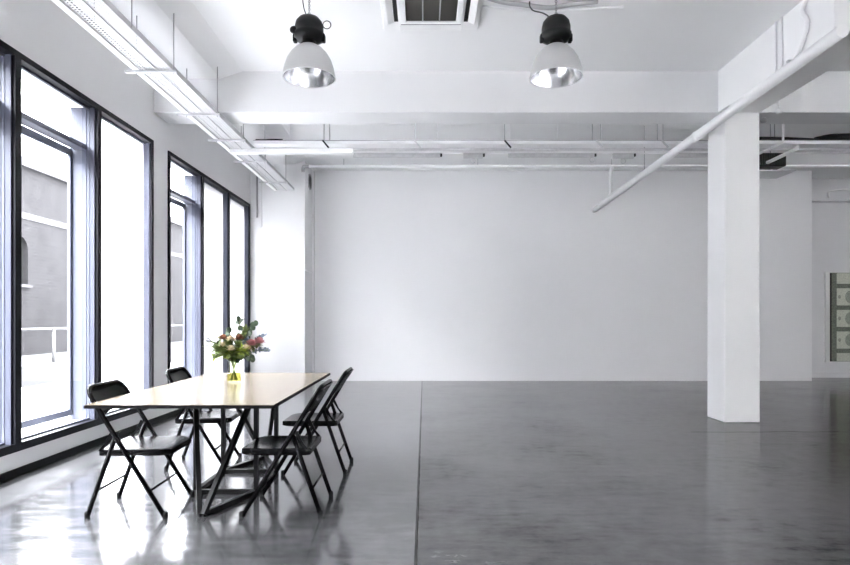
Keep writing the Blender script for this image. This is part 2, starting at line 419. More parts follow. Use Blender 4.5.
for i, (a, b) in enumerate(FILL_WINS):            # unseen windows added behind the viewer for fill light
    fr = MB(); fr.box(a, b, YF-.12, YF-.04, .15, .21); fr.box(a, b, YF-.12, YF-.04, FH-.06, FH)
    fr.box(a, a+.06, YF-.12, YF-.04, .21, FH-.06); fr.box(b-.06, b, YF-.12, YF-.04, .21, FH-.06)
    r = struct(fr.build('window_%d' % (5+i), BLACKFRAME), 'unseen window added behind the viewer for fill light', 'window')
    for k in (1,):
        x = a+(b-a)*k/2; MB().box(x-.03, x+.03, YF-.12, YF-.04, .21, FH-.06).build('mullion', BLACKFRAME, r)
    MB().box(a+.06, b-.06, YF-.083, YF-.077, .21, FH-.06).build('fill_blind', FILL_BLINDS[i], r)

# ------------------------------------------------------------------ outside
struct(MB().box(-40, XL-WT, -25, 70, -.45, -.12).build('street', ROAD), 'pale street outside the windows', 'street')
struct(MB().box(-10.4, -8.0, -25, 60, -.12, .30).build('pavement', KERB), 'raised pavement across the street', 'pavement')
bd = empty('street_building', (-10.4, 16, 0), 0, 'weathered grey brick building across the street, seen through the nearer window', 'building')
w = MB(); w.box(-4, 0, -45, -.95, -.1, 5.3); w.box(-4, 0, -.25, 40, -.1, 5.3); w.box(-4, 0, -.95, -.25, -.1, 2.15)
# arch over the opening
arc = [(-.95, 5.3), (-.95, 3.05)]+[(-.6-.35*math.cos(t*PI/12), 3.05+.35*math.sin(t*PI/12)) for t in range(1, 12)]+[(-.25, 3.05), (-.25, 5.3)]
n = len(arc)
w.add([(0, y, z) for y, z in arc]+[(-.4, y, z) for y, z in arc], [list(range(n))]+[list(range(n, 2*n))[::-1]]+[(i, (i+1) % n, n+(i+1) % n, n+i) for i in range(n)])
w.build('brick_wall', BRICK, bd)
MB().box(-.35, -.28, -.95, -.25, 2.15, 3.42).build('window_glass', OUTGLASS, bd)
MB().box(-.25, .08, -1.02, -.18, 2.07, 2.15).build('window_sill', STONE, bd)
MB().box(-.02, .03, -45, 40, 3.85, 4.02).build('string_course', STONE, bd)
MB().box(-.02, .16, -45, 40, 5.18, 5.42).build('coping', STONE, bd)
MB().box(-6, -.6, -45, 40, 5.3, 7.4).build('upper_storey', RENDERW, bd)
rl = empty('street_railing', (-8.15, 10, .30), 0, 'pale metal railing along the raised pavement across the street', 'railing')
MB().tube([(0, -14, .74), (0, 14, .74)], .022).build('top_rail', RAILM, rl)
for k in range(12):
    MB().tube([(0, -13.6+k*2.4, 0), (0, -13.6+k*2.4, .74)], .03).build('post', RAILM, rl)

# ------------------------------------------------------------------ table
TX0, TX1, TY0, TY1, TZ = -2.0, -.882, 3.523, 5.643, .745
tb = empty('dining_table', (-1.44, 4.58, 0), 0, 'long pale wood table with black edges on a black steel frame', 'table')
cx, cy = -1.44, 4.58
MB().box(TX0+.004-cx, TX1-.004-cx, TY0+.004-cy, TY1-.004-cy, TZ-.018, TZ).build('tabletop', WOOD, tb)
eb = MB()
for a in ((TX0-cx, TX1-cx, TY0-cy, TY0+.004-cy), (TX0-cx, TX1-cx, TY1-.004-cy, TY1-cy), (TX0-cx, TX0+.004-cx, TY0-cy, TY1-cy), (TX1-.004-cx, TX1-cx, TY0-cy, TY1-cy)):
    eb.box(a[0], a[1], a[2], a[3], TZ-.022, TZ-.0015)
eb.box(TX0+.004-cx, TX1-.004-cx, TY0+.004-cy, TY1-.004-cy, TZ-.022, TZ-.018)
eb.build('edge_band', EDGE, tb)
h = .215; P = {'P3': (-h+.025, -.29), 'P2': (h+.025, -.29), 'Q1': (-h+.025, .29), 'Q2': (h+.025, .29), 'F1': (.035, -.79), 'F2': (.02, .79)}
def fp(k, z): return (P[k][0], P[k][1], z)
T = .031
for k in ('P3', 'P2', 'Q1', 'Q2'):
    MB().bar(fp(k, .0), fp(k, TZ-.022), T).build('leg', STEELBLACK, tb)
for f, q in (('F1', 'P3'), ('F1', 'P2'), ('F2', 'Q1'), ('F2', 'Q2')):
    MB().bar((P[f][0]+(.012 if q[-1] in '2' else -.012), P[f][1], .0175), (P[q][0]*.97, P[q][1]-.03*(1 if f == 'F1' else -1), TZ-.022), T).build('brace_leg', STEELBLACK, tb)
for a, b in (('F1', 'P3'), ('F1', 'P2'), ('P3', 'P2'), ('P3', 'Q1'), ('P2', 'Q2'), ('Q1', 'Q2'), ('F2', 'Q1'), ('F2', 'Q2')):
    MB().bar(fp(a, .0165), fp(b, .0165), T).build('base_bar', STEELBLACK, tb)
for a, b in (('P3', 'P2'), ('Q1', 'Q2')):
    MB().bar(fp(a, TZ-.036), fp(b, TZ-.036), T).build('top_bar', STEELBLACK, tb)

# ------------------------------------------------------------------ folding chairs (local: faces +x, origin on the floor under the seat)
W2 = .236
def rail_x(z): return .245-.605*z            # main frame: front foot up to the back rest
def make_chair():
    r = empty('folding_chair')
    R = .0145
    # main frame: one bent tube, foot to foot over the back
    top = []
    zt = .822
    for k in range(0, 9):
        a = PI*k/8 if False else PI/2*k/8
    path = [(rail_x(.012), -W2, .012), (rail_x(.74), -W2, .74)]
    cr = .075
    for k in range(1, 7):
        a = PI/2*k/6; path.append((rail_x(.745+cr*math.sin(a)), -W2+cr*(1-math.cos(a)), .745+cr*math.sin(a)))
    path += [(p[0], -p[1], p[2]) for p in path[::-1]]
    MB().tube(path, R, 12).build('main_frame', BLACKPAINT, r)
    # rear legs joined by a hoop under the seat
    zp = .52
    for s in (-1, 1):
        y = s*(W2-.024)
        MB().tube([(-.25, y, .012), (rail_x(zp)-.004, y, zp)], R, 12).build('rear_leg', BLACKPAINT, r)
        MB().lathe([(0, -.016), (.011, -.016), (.011, .016), (0, .016)], (rail_x(zp), s*(W2-.012), zp), 12, 'y').build('pivot_bolt', BLACKPAINT, r)
        MB().lathe([(0, 0), (.0165, 0), (.0165, .035), (.0135, .04), (0, .04)], (rail_x(.012)+.004, s*W2, 0), 14).build('foot_cap', RUBBER, r)
        MB().lathe([(0, 0), (.0165, 0), (.0165, .035), (.0135, .04), (0, .04)], (-.25, y, 0), 14).build('foot_cap', RUBBER, r)
        # flat link from the rear of the seat up to the frame
        lk = MB(); yy = s*(W2-.020)
        q = [(-.185, .418), (-.150, .43), (rail_x(.56)+.012, .535), (rail_x(.56)-.012, .545), (-.14, .47)]
        lk.add([(x, yy-.003, z) for x, z in q]+[(x, yy+.003, z) for x, z in q], [(0,1,2,3,4), (9,8,7,6,5)]+[(i, (i+1) % 5, 5+(i+1) % 5, 5+i) for i in range(5)])
        lk.build('seat_link', BLACKPAINT, r)
    MB().tube([(rail_x(.17), -W2, .17), (rail_x(.17), W2, .17)], .0075, 10).build('front_stretcher', BLACKPAINT, r)
    xr = -.25+(rail_x(zp)+.246)*.17/zp
    MB().tube([(xr, -W2+.024, .17), (xr, W2-.024, .17)], .0075, 10).build('rear_stretcher', BLACKPAINT, r)
    # seat: pressed metal pan, rounded front, dished
    nx, ny = 16, 14; x0, x1, ys_ = -.185, .265, W2-.014
    vs = []; 
    def half(x):
        t = (x-x0)/(x1-x0)
        w = ys_
        if t > .80: w = ys_-.055*((t-.80)/.20)**2
        if t < .10: w = ys_-.02*((.10-t)/.10)**2
        return w
    def zz(u, v):
        return .432-.012*(1-(2*u-1)**2)*(1-v*v)-.010*max(0, u-.85)/.15
    for i in range(nx+1):
        u = i/nx; x = x0+(x1-x0)*u
        for j in range(ny+1):
            v = -1+2*j/ny; vs.append((x, v*half(x), zz(u, v)))
    N1 = len(vs); vs += [(a, b*.995, .388) for a, b, c in vs]
    fs = []; row = ny+1
    for i in range(nx):
        for j in range(ny):
            q = (i*row+j, (i+1)*row+j, (i+1)*row+j+1, i*row+j+1)
            fs.append(q); fs.append(tuple(k+N1 for k in q[::-1]))
    rim = [i*row for i in range(nx+1)]+[nx*row+j for j in range(1, ny+1)]+[i*row+ny for i in range(nx-1, -1, -1)]+[j for j in range(ny-1, 0, -1)]
    for a, b in zip(rim, rim[1:]+rim[:1]): fs.append((a, a+N1, b+N1, b))
    m = MB(); m.add(vs, fs, True)
    st = m.build('seat', BLACKPAINT, r, bevel=.007)
    # back rest: curved sheet between the uprights
    nb, mz = 16, 10; vs = []
    for k in range(2):
        for i in range(mz+1):
            t = i/mz
            for j in range(nb+1):
                v = -1+2*j/nb
                zlo = .655-.03*v*v if False else .640+.022*(1-v*v)
                ztop = .818 if abs(v) < .62 else .818-.07*((abs(v)-.62)/.38)**2.2
                z = zlo+(ztop-zlo)*t
                x = rail_x(z)-.034*(1-v*v)*(.6+.4*t)+(.004 if k else -.004)
                vs.append((x, v*(W2-.004), z))
    Nn = (mz+1)*(nb+1); fs = []; row = nb+1
    for i in range(mz):
        for j in range(nb):
            q = (i*row+j, i*row+j+1, (i+1)*row+j+1, (i+1)*row+j); fs.append(q); fs.append(tuple(k+Nn for k in q[::-1]))
    rim = [j for j in range(nb+1)]+[i*row+nb for i in range(1, mz+1)]+[mz*row+j for j in range(nb-1, -1, -1)]+[i*row for i in range(mz-1, 0, -1)]
    for a, b in zip(rim, rim[1:]+rim[:1]): fs.append((a, b, b+Nn, a+Nn))
    m = MB(); m.add(vs, fs, True); m.build('backrest', BLACKPAINT, r)
    return r
chair = make_chair()
CH = [(-1.872, 3.988, math.radians(2), 'black metal folding chair at near end of table on the window side'),
      (-.905, 4.005, PI, 'black metal folding chair at near end of table on the open floor side'),
      (-1.885, 5.16, math.radians(4), 'black metal folding chair under the window, behind the nearer window-side chair'),
      (-.885, 5.03, PI, 'black metal folding chair at far end of table on the open floor side')]
for i, (x, y, rz, lb) in enumerate(CH):
    c = chair if i == 0 else copy_tree(chair)
    c.location = (x, y, 0); c.rotation_euler = (0, 0, rz); tag(c, lb, 'chair', 'black folding chairs around the table')

# ------------------------------------------------------------------ vase and flowers
VX, VY = -1.505, 4.75
vs_ = empty('flower_vase', (VX, VY, TZ), 0, 'clear glass vase with yellow tinted water standing on the table', 'vase')
prof = [(0, .002), (.052, .002), (.058, .012), (.056, .07), (.043, .10), (.040, .15), (.050, .195), (.047, .195), (.037, .15), (.040, .10), (.052, .07), (.054, .016), (0, .010)]
MB().lathe(prof, n=28).build('glass_body', VASEGLASS, vs_)
MB().lathe([(0, .011), (.053, .016), (.0515, .07), (.0505, .078), (0, .078)], n=28).build('water', LIQUID, vs_)

def leaf(mb, base, d, length, width, up=Vector((0,0,1)), curl=.15):
    d = d.normalized(); s = d.cross(up)
    if s.length < 1e-3: s = Vector((1,0,0))
    s.normalize(); nrm = s.cross(d)
    pts = []; K = 5
    for i in range(K+1):
        t = i/K; w_ = width*math.sin(PI*(.06+.90*t)**.85)*.5 if i not in (K,) else .0005
        c = base+d*length*t+nrm*(-curl*length*t*t)
        pts += [c-s*w_+nrm*w_*.25, c, c+s*w_+nrm*w_*.25]
    fs = []
    for i in range(K):
        for j in range(2):
            fs.append((i*3+j, i*3+j+1, (i+1)*3+j+1, (i+1)*3+j))
    mb.add(pts, fs, True)
def round_leaf(mb, c, nrm, r):
    nrm = nrm.normalized(); a = nrm.cross(Vector((0,0,1))); a = a.normalized() if a.length > 1e-3 else Vector((1,0,0)); b = nrm.cross(a)
    pts = [c+nrm*r*.15]+[c+(a*math.cos(t*PI/6)+b*math.sin(t*PI/6)*1.2)*r for t in range(12)]
    mb.add(pts, [(0, 1+i, 1+(i+1) % 12) for i in range(12)], True)
def rvec(): return Vector((random.uniform(-1,1), random.uniform(-1,1), random.uniform(-.5,1)))
O = Vector((0,0,0))
def stem_path(tip, k=6):
    a = math.atan2(tip.y, tip.x)
    foot = Vector((-.03*math.cos(a), -.03*math.sin(a), .02)); neck = Vector((.022*math.cos(a), .022*math.sin(a), .17))
    return smooth_path([foot, (foot+neck)/2, neck, neck.lerp(tip, .5)+Vector((0,0,.03)), tip], k)
def bloom(root, c, r, m, n=30, name='blossom'):
    b = MB()
    for i in range(n):
        a = i*2.4; t = i/n; el = PI/2*(1-1.25*t)
        d = Vector((math.cos(a)*math.cos(el), math.sin(a)*math.cos(el), math.sin(el)))
        leaf(b, c+d*r*.18, d+Vector((0,0,.25)), r*(.72+.30*t), r*.80, curl=-.30)
    return b.build(name, m, root)
FG = 'cut flowers and sprigs in the vase'
def flower(kind, tip, label):
    tip = Vector(tip)
    if kind in ('pink', 'cream', 'rust', 'white'):
        root = empty({'pink': 'pink_flower', 'cream': 'cream_flower', 'rust': 'rust_flower', 'white': 'white_flower'}[kind], (VX, VY, TZ), 0, label, 'flower', FG)
        sp = stem_path(tip); MB().tube(sp, .0028, 6).build('stem', STEM, root)
        m = {'pink': PETALPINK, 'cream': PETALCREAM, 'rust': PETALRED, 'white': PETALWHITE}[kind]
        if kind == 'white':
            for k in range(6):
                o = tip+rvec()*.035; MB().tube([sp[-4], o], .0012, 5).build('stalk', STEM, root); bloom(root, o, .016, m, 9)
        else:
            bloom(root, tip, .050 if kind == 'pink' else .042, m)
        lf = MB()
        for k in range(5):
            q = sp[int(len(sp)*(.62+.07*k))] if int(len(sp)*(.62+.07*k)) < len(sp) else sp[-2]
            leaf(lf, q, rvec(), .07, .03)
        lf.build('leaves', LEAF, root)
    else:
        root = empty({'leafy': 'leafy_sprig', 'lime': 'lime_sprig', 'euca': 'eucalyptus_sprig', 'dark': 'dark_leaf_sprig'}[kind], (VX, VY, TZ), 0, label, 'sprig', FG)
        sp = stem_path(tip, 8); MB().tube(sp, .0022, 6).build('stem', STEM, root)
        lf = MB(); N_ = len(sp)
        m = {'leafy': LEAF, 'lime': LEAFLIME, 'euca': EUCA, 'dark': LEAFDARK}[kind]
        for k in range(int(N_*.52), N_):
            p = sp[k]; ax = (sp[k]-sp[k-1]).normalized()
            for q in range({'leafy': 3, 'lime': 3, 'euca': 2, 'dark': 2}[kind]):
                d = rvec()
                if kind == 'euca': o = p+d*.018; round_leaf(lf, o, rvec(), .012)
                elif kind == 'dark':
                    if k % 3 == 0 or k == N_-1: round_leaf(lf, p+d*.02, rvec()*.6+Vector((.2, -1, .2)), .020)
                else: leaf(lf, p, d*.8+ax*.7, random.uniform(.05, .085), random.uniform(.02, .034))
        lf.build('leaves', m, root)
flower('pink', (.205, -.02, .315), 'dusky pink rose on the right side of the bouquet')
flower('rust', (.06, -.06, .345), 'rust coloured flower near the top middle of the bouquet')
flower('cream', (.005, -.09, .335), 'cream flower beside the rust flower in the bouquet')
flower('cream', (-.06, -.08, .29), 'cream flower on the left side of the bouquet')
flower('cream', (.13, -.10, .27), 'cream flower below the pink rose')
flower('white', (-.135, .02, .37), 'small white blossoms at upper left of the bouquet')
flower('white', (-.20, -.03, .30), 'small white blossoms at the left tip of the bouquet')
flower('leafy', (-.10, -.06, .30), 'green leafy sprig at left of the bouquet')
flower('leafy', (.10, .0, .40), 'tall green leafy sprig right of the middle of the bouquet')
flower('leafy', (.03, .07, .33), 'green leafy sprig at the back of the bouquet')
flower('lime', (-.13, -.07, .205), 'lime green sprig drooping at lower left over the vase')
flower('lime', (-.02, -.12, .225), 'lime green sprig over the front of the vase rim')
flower('lime', (-.06, -.05, .25), 'lime green sprig among the cream flowers')
flower('dark', (.055, -.03, .49), 'tallest dark leaved sprig at the top of the bouquet')
flower('dark', (.155, .01, .455), 'dark leaved sprig at upper right of the bouquet')
flower('dark', (-.03, -.02, .40), 'dark leaved sprig above the cream flower')
flower('dark', (.17, -.08, .19), 'dark leaved sprig drooping at lower right of the bouquet')
flower('euca', (.27, .0, .26), 'grey eucalyptus sprig at the far right of the bouquet')
flower('euca', (.23, .03, .37), 'grey eucalyptus sprig above the pink rose')
flower('euca', (-.16, .03, .28), 'grey eucalyptus sprig at left of the bouquet')
flower('cream', (.015, -.13, .265), 'cream flower at the front centre of the bouquet')
flower('pink', (.155, -.07, .30), 'smaller dusky pink flower left of the rose')
flower('rust', (-.075, -.03, .345), 'rust coloured flower at upper left of the bouquet')
flower('white', (-.17, -.06, .335), 'small white blossoms between the two left tips of the bouquet')
flower('leafy', (-.01, -.10, .30), 'green leafy sprig in front of the cream flowers')
flower('leafy', (.07, -.09, .30), 'green leafy sprig in front of the rust flower')
flower('leafy', (-.15, .01, .26), 'green leafy sprig at the far left of the bouquet')
flower('leafy', (.18, .02, .29), 'green leafy sprig behind the pink rose')
flower('leafy', (-.04, -.13, .24), 'green leafy sprig over the front left of the vase rim')
flower('leafy', (.03, -.14, .22), 'green leafy sprig hanging over the front of the vase')
flower('lime', (.12, -.12, .25), 'lime green sprig at the front right of the bouquet')
flower('leafy', (-.09, -.12, .27), 'green leafy sprig in front of the left cream flower')
flower('euca', (.12, -.05, .34), 'grey eucalyptus sprig in the middle right of the bouquet')
flower('leafy', (.10, -.11, .23), 'green leafy sprig at lower right over the vase rim')

# ------------------------------------------------------------------ pendant lamps
def make_lamp():
    r = empty('pendant_lamp')
    out = [(.224, .0), (.221, .03), (.210, .085), (.188, .15), (.155, .205), (.112, .250), (.078, .272), (.066, .276)]
    inn = [(.062, .270), (.108, .244), (.150, .200), (.183, .146), (.205, .083), (.2165, .03), (.2195, .001)]
    MB().lathe(out, n=48).build('reflector', REFL_OUT, r)
    MB().lathe(inn[::-1]+[(.0, .268)], n=48).build('reflector_lining', REFL_IN, r)
    MB().torus((0,0,.001), .2225, .004, 'z', 48, 8).build('rim', GALV, r)
    MB().lathe([(.0, .262), (.072, .262), (.074, .285), (.060, .292), (.060, .318), (0, .318)], n=32).build('collar', BLACKPLASTIC, r)
    MB().lathe([(0, .312), (.085, .312), (.128, .335), (.131, .375), (.122, .382), (.122, .43), (.112, .475), (.085, .508), (.045, .524), (.020, .527), (.018, .545), (0, .545)], n=40).build('gear_housing', BLACKPLASTIC, r)
    for s in (-1, 1):
        k = MB(); k.box(s*.105, s*.138, -.03, .03, .305, .372); k.build('clip', BLACKPLASTIC, r, bevel=.01)
    for a in range(6):
        an = 2*PI*(a+.5)/6
        MB().bar((.119*math.cos(an), .119*math.sin(an), .385), (.108*math.cos(an), .108*math.sin(an), .465), .010).build('cooling_rib', BLACKPLASTIC, r)
    ch = MB(); z = .545; top = ZC-3.317
    k = 0
    while z < top+.01:
        ch.torus((0,0,z+.010), .009, .0028, 'x' if k % 2 else 'y', 10, 5); z += .0165; k += 1
    ch.build('chain', BRASS, r)
    MB().lathe([(0, top), (.03, top), (.03, top-.012), (0, top-.02)], n=20).build('ceiling_plate', WHITEPLASTIC, r)
    return r
LZ = 3.317
l1 = make_lamp(); l1.location = (-.986, 5.145, LZ)
l2 = copy_tree(l1); l2.location = (1.131, 5.145, LZ)
tag(l1, 'industrial bell pendant lamp with a looped cable, left of the ceiling air unit', 'lamp', 'industrial pendant lamps')
tag(l2, 'industrial bell pendant lamp right of the ceiling air unit', 'lamp', 'industrial pendant lamps')
MB().torus((.152, 0, .455), .034, .004, 'y', 24, 6).build('cable_loop', BLACKPLASTIC, l1)
MB().lathe([(0, -.012), (.026, -.012), (.034, 0), (.026, .012), (0, .012)], (-.120, -.06, .385), 16, 'y').build('knob', DARKMETAL, l1)
MB().tube(smooth_path([(-.02, 0, .53), (-.045, 0, .60), (-.055, 0, .70), (-.035, 0, .82), (-.02, 0, ZC-LZ)]), .0045, 8).build('power_cord', BLACKPLASTIC, l1)
MB().tube(smooth_path([(-.045, 0, .505), (-.07, .02, .545), (-.10, .10, .61), (-.145, .26, .71), (-.16, .36, .80), (-.15, .44, .885)]), .006, 8).build('power_cord', BLACKPLASTIC, l2)

# ------------------------------------------------------------------ air conditioning cassette
AX, AY = .068, 5.66
ac = empty('air_conditioner', (AX, AY, ZC), 0, 'square white ceiling air cassette with a dark grille between the lamps', 'air conditioner')
h = .482
b = MB(); b.box(-h, h, -h, h, -.035, 0); b.build('housing', WHITEPLASTIC, ac, bevel=.012)
g = MB(); g.box(-.245, .245, -.245, .245, -.052, -.036); g.build('grille', GRILLE, ac)
sl = MB()
for k in range(26):
    y = -.235+k*.0188; sl.box(-.24, .24, y, y+.006, -.058, -.0525)
sl.build('grille_slats', GRILLE, ac)
bb = MB()
for x in (-.082, .082): bb.box(x-.006, x+.006, -.245, .245, -.062, -.0585)
bb.build('grille_bar', CONDUIT, ac)
fr = MB(); fr.box(-.30, .30, .245, .30, -.066, -.036); fr.box(-.30, .30, -.30, -.245, -.066, -.036); fr.box(-.30, -.245, -.245, .245, -.066, -.036); fr.box(.245, .30, -.245, .245, -.066, -.036)
fr.build('grille_frame', WHITEPLASTIC, ac, bevel=.006)
for a in range(4):
    m_ = Matrix.Rotation(a*PI/2, 4, 'Z')
    s_ = MB(); s_.box(.325, .365, -.30, .30, -.0365, -.0335); o = s_.build('air_slot', SLOT, ac); o.matrix_local = m_
    f_ = MB(); f_.prism_y([(.365, -.036), (.44, -.036), (.44, -.062), (.425, -.062)], -.31, .31); o = f_.build('louvre_flap', WHITEPLASTIC, ac, bevel=.003); o.matrix_local = m_
tag(MB().tube(smooth_path([(.56, 5.50, 4.205), (.72, 5.58, 4.20), (.95, 5.62, 4.19), (1.18, 5.66, 4.185), (1.40, 5.62, 4.20), (1.62, 5.60, 4.212)]), .022, 10).build('flexible_conduit', CONDUIT), 'grey flexible conduit from the air cassette across the ceiling', 'conduit')
tag(MB().tube(smooth_path([(.56, 5.70, 4.222), (.75, 5.74, 4.218), (1.2, 5.76, 4.214), (1.6, 5.74, 4.222), (1.9, 5.72, 4.224)]), .013, 8).build('ceiling_cable', WHITEPLASTIC), 'thin white cable clipped to ceiling beside the flexible conduit', 'cable')

# ------------------------------------------------------------------ cable tray above the windows
TRAY = mat('pale_zinc_tray', (.58, .58, .59), .5, metal=.1)
TRZ = 3.64
tr = empty('cable_tray', (-2.62, 0, TRZ), 0, 'long perforated cable tray hung from the ceiling above the windows', 'cable tray')
def perforated(x0, x1, y0, y1, pitch, hole, z=0):
    mb = MB(); nx_ = round((x1-x0)/pitch); px = (x1-x0)/nx_; ny_ = round((y1-y0)/pitch); py = (y1-y0)/ny_
    for i in range(nx_):
        for j in range(ny_):
            a, c = x0+i*px, y0+j*py; m1, m2 = (px-hole*px)/2, (py-hole*py)/2
            vs = [(a,c,z),(a+px,c,z),(a+px,c+py,z),(a,c+py,z),(a+m1,c+m2,z),(a+px-m1,c+m2,z),(a+px-m1,c+py-m2,z),(a+m1,c+py-m2,z)]
            mb.add(vs, [(0,1,5,4),(1,2,6,5),(2,3,7,6),(3,0,4,7)])
    return mb
t0, t1 = 1.2, 11.15
o = perforated(-.09, .205, t0, t1, .0335, .52).build('tray_base', TRAY, tr)
sd = o.modifiers.new('thickness', 'SOLIDIFY'); sd.thickness = .0015
fl = MB(); fl.box(-.0915, -.09, t0, t1, 0, .05); fl.build('tray_side', TRAY, tr)
fl = MB(); fl.box(.205, .2065, t0, t1, 0, .05); fl.build('tray_side', TRAY, tr)
fl = MB(); fl.box(.06, .068, t0, t1, -.012, -.0016); fl.build('tray_rib', TRAY, tr)
trapY = [2.9, 4.94, 5.74, 6.95, 7.95, 9.02, 10.39]
for y in trapY:
    tb_ = MB(); tb_.box(-.24, .255, y-.012, y+.012, -.034, -.013)
    if y != 4.94: tb_.build('hanger_bar', GALV, tr)
    ztop = ZC-TRZ-.02
    zr = ZS-TRZ
    MB().tube([(.225 if y != 4.94 else .212, y, -.05 if y != 4.94 else .01), (.225 if y != 4.94 else .212, y, zr+.06)], .005, 8).build('hanger_rod', ROD, tr)
    MB().tube([(-.13 if y != 4.94 else -.097, y, -.05 if y != 4.94 else .01), (-.13 if y != 4.94 else -.097, y, zr)], .005, 8).build('hanger_rod', ROD, tr)
tag(MB().box(-2.785, -2.725, t0, t1, TRZ-.012, TRZ+.062).build('cable_trunking', PIPEWHITE, bevel=.004), 'smooth white cable trunking running beside the perforated tray', 'trunking')
# ------------------------------------------------------------------ services crossing the room behind the beam
SY, SZ = 8.33, 3.66
ct = empty('ceiling_cable_tray', (0, SY, SZ), 0, 'narrow white cable tray crossing the room behind the deep beam', 'cable tray')
MB().box(-2.35, XR, -.075, .075, 0, .003).build('tray_base', WHITEMETAL, ct)
MB().box(-2.35, XR, -.0765, -.075, 0, .042).build('tray_side', WHITEMETAL, ct)
MB().box(-2.35, XR, .075, .0765, 0, .042).build('tray_side', WHITEMETAL, ct)
MB().tube([(-2.35, -.0765, .046), (XR, -.0765, .046)], .0055, 8).build('rim_wire', ROD, ct)
rods = [(-1.40, 1), (-1.32, 1), (-.125, 1), (1.125, 1), (1.20, 0), (2.35, 1), (2.47, 1), (3.26, 1), (3.34, 1), (4.9, 1), (6.4, 1)]
for x, dk in rods:
    MB().tube([(x, .06, 0), (x, .06, ZC-SZ)], .006, 8).build('hanger_rod', ROD if dk else WHITEMETAL, ct)
for x in (-1.36, -.10, 1.14, 2.40, 3.30):
    k = MB(); k.bar((x-.035, -.085, .045), (x+.05, -.10, -.06), .022); k.build('clamp', DARKMETAL if x in (-1.36, 1.14) else GALV, ct)
tag(MB().box(-2.74, -1.0, SY+.10, SY+.20, SZ-.075, SZ-.01).build('cross_trunking', PIPEWHITE, bevel=.005), 'short white trunking under the crossing tray at the window end', 'trunking')
tag(MB().box(-1.0, XR-.1, SY+.12, SY+.155, SZ-.035, SZ-.005).build('support_rail', GALV, bevel=.003), 'grey steel rail running below the crossing tray', 'rail')
tag(MB().tube(smooth_path([(-2.33, SY-.03, SZ+.058), (-2.22, SY-.02, SZ+.060), (-2.08, SY-.03, SZ+.062), (-1.96, SY-.02, SZ+.060)]), .022, 8).build('black_cable', BLACKPLASTIC), 'short black cable bundle lying on the crossing tray near the windows', 'cable')
# light battens hung behind the tray
BY, BZ = 9.0, 3.69
rl = MB(); rl.tube([(-2.3, BY, BZ+.05), (XR-.1, BY, BZ+.05)], .010, 8)
rr = empty('lighting_rail', (0, BY, BZ), 0, 'thin white suspension rail carrying the grey light battens', 'rail')
MB().tube([(-2.3, 0, .045), (XR-.1, 0, .045)], .009, 8).build('rail_tube', WHITEMETAL, rr)
for x in (-2.0, .2, 2.0, 4.4, 6.6, 9.0): MB().tube([(x, 0, .045), (x, 0, ZC-BZ)], .005, 8).build('hanger_rod', WHITEMETAL, rr)
def batten(x0, x1, h, label, ring):
    r = empty('light_batten', ((x0+x1)/2, BY, BZ), 0, label, 'light batten', 'light battens behind the beam')
    w_ = (x1-x0)/2
    MB().box(-w_, w_, -.022, .022, -h/2, .035).build('body', GALV, r, bevel=.004)
    MB().box(-w_, w_, -.0235, .0235, .028, .037).build('top_channel', CONDUIT, r)
    k = MB(); k.box(w_, w_+.03, -.026, .026, -.005, .038); k.build('end_cap', DARKMETAL, r, bevel=.004)
    if ring:
        MB().torus((w_-.03 if h < .05 else 0, 0, -h/2-.036), .036, .006, 'y', 18, 6).build('hook_ring', GALV, r)
batten(-1.065, .24, .03, 'long thin grey light batten nearest the windows', False)
batten(.585, .88, .06, 'short grey light batten left of the longest gap, with a hook ring', True)
batten(1.26, 2.55, .03, 'long thin grey light batten in the middle of the row', True)
batten(2.83, 3.14, .07, 'short grey light batten above the drop pipe, with a hook ring', True)
batten(3.72, 5.0, .03, 'long thin grey light batten passing behind the column', False)
# water pipe along the back wall
bpz = empty('water_pipe', (0, 11.2, 4.10), 0, 'white pipe along the top of the back wall starting at the corner pier', 'pipe')
MB().tube([(-2.20, 0, 0), (XR-.1, 0, 0)], .028, 12).build('pipe_run', WHITEMETAL, bpz)
MB().tube(smooth_path([(-2.15, 0, 0), (-2.235, 0, -.005), (-2.26, 0, -.04), (-2.26, 0, -.10)]), .035, 12).build('elbow', CONDUIT, bpz)
for x in (-1.5, 1.0, 3.5, 6.0): 
    MB().tube([(x, 0, 0), (x, 0, ZC-4.10)], .006, 8).build('hanger_rod', ROD, bpz)
tag(MB().tube(smooth_path([(3.51, 11.2, 4.08), (3.48, 11.2, 3.95), (3.48, 11.2, 3.9), (3.48, 11.2, 3.56)], 4), .032, 12).build('drop_pipe', PIPEWHITE), 'short vertical white pipe dropping from ceiling pipework to the sloping pipe', 'pipe')
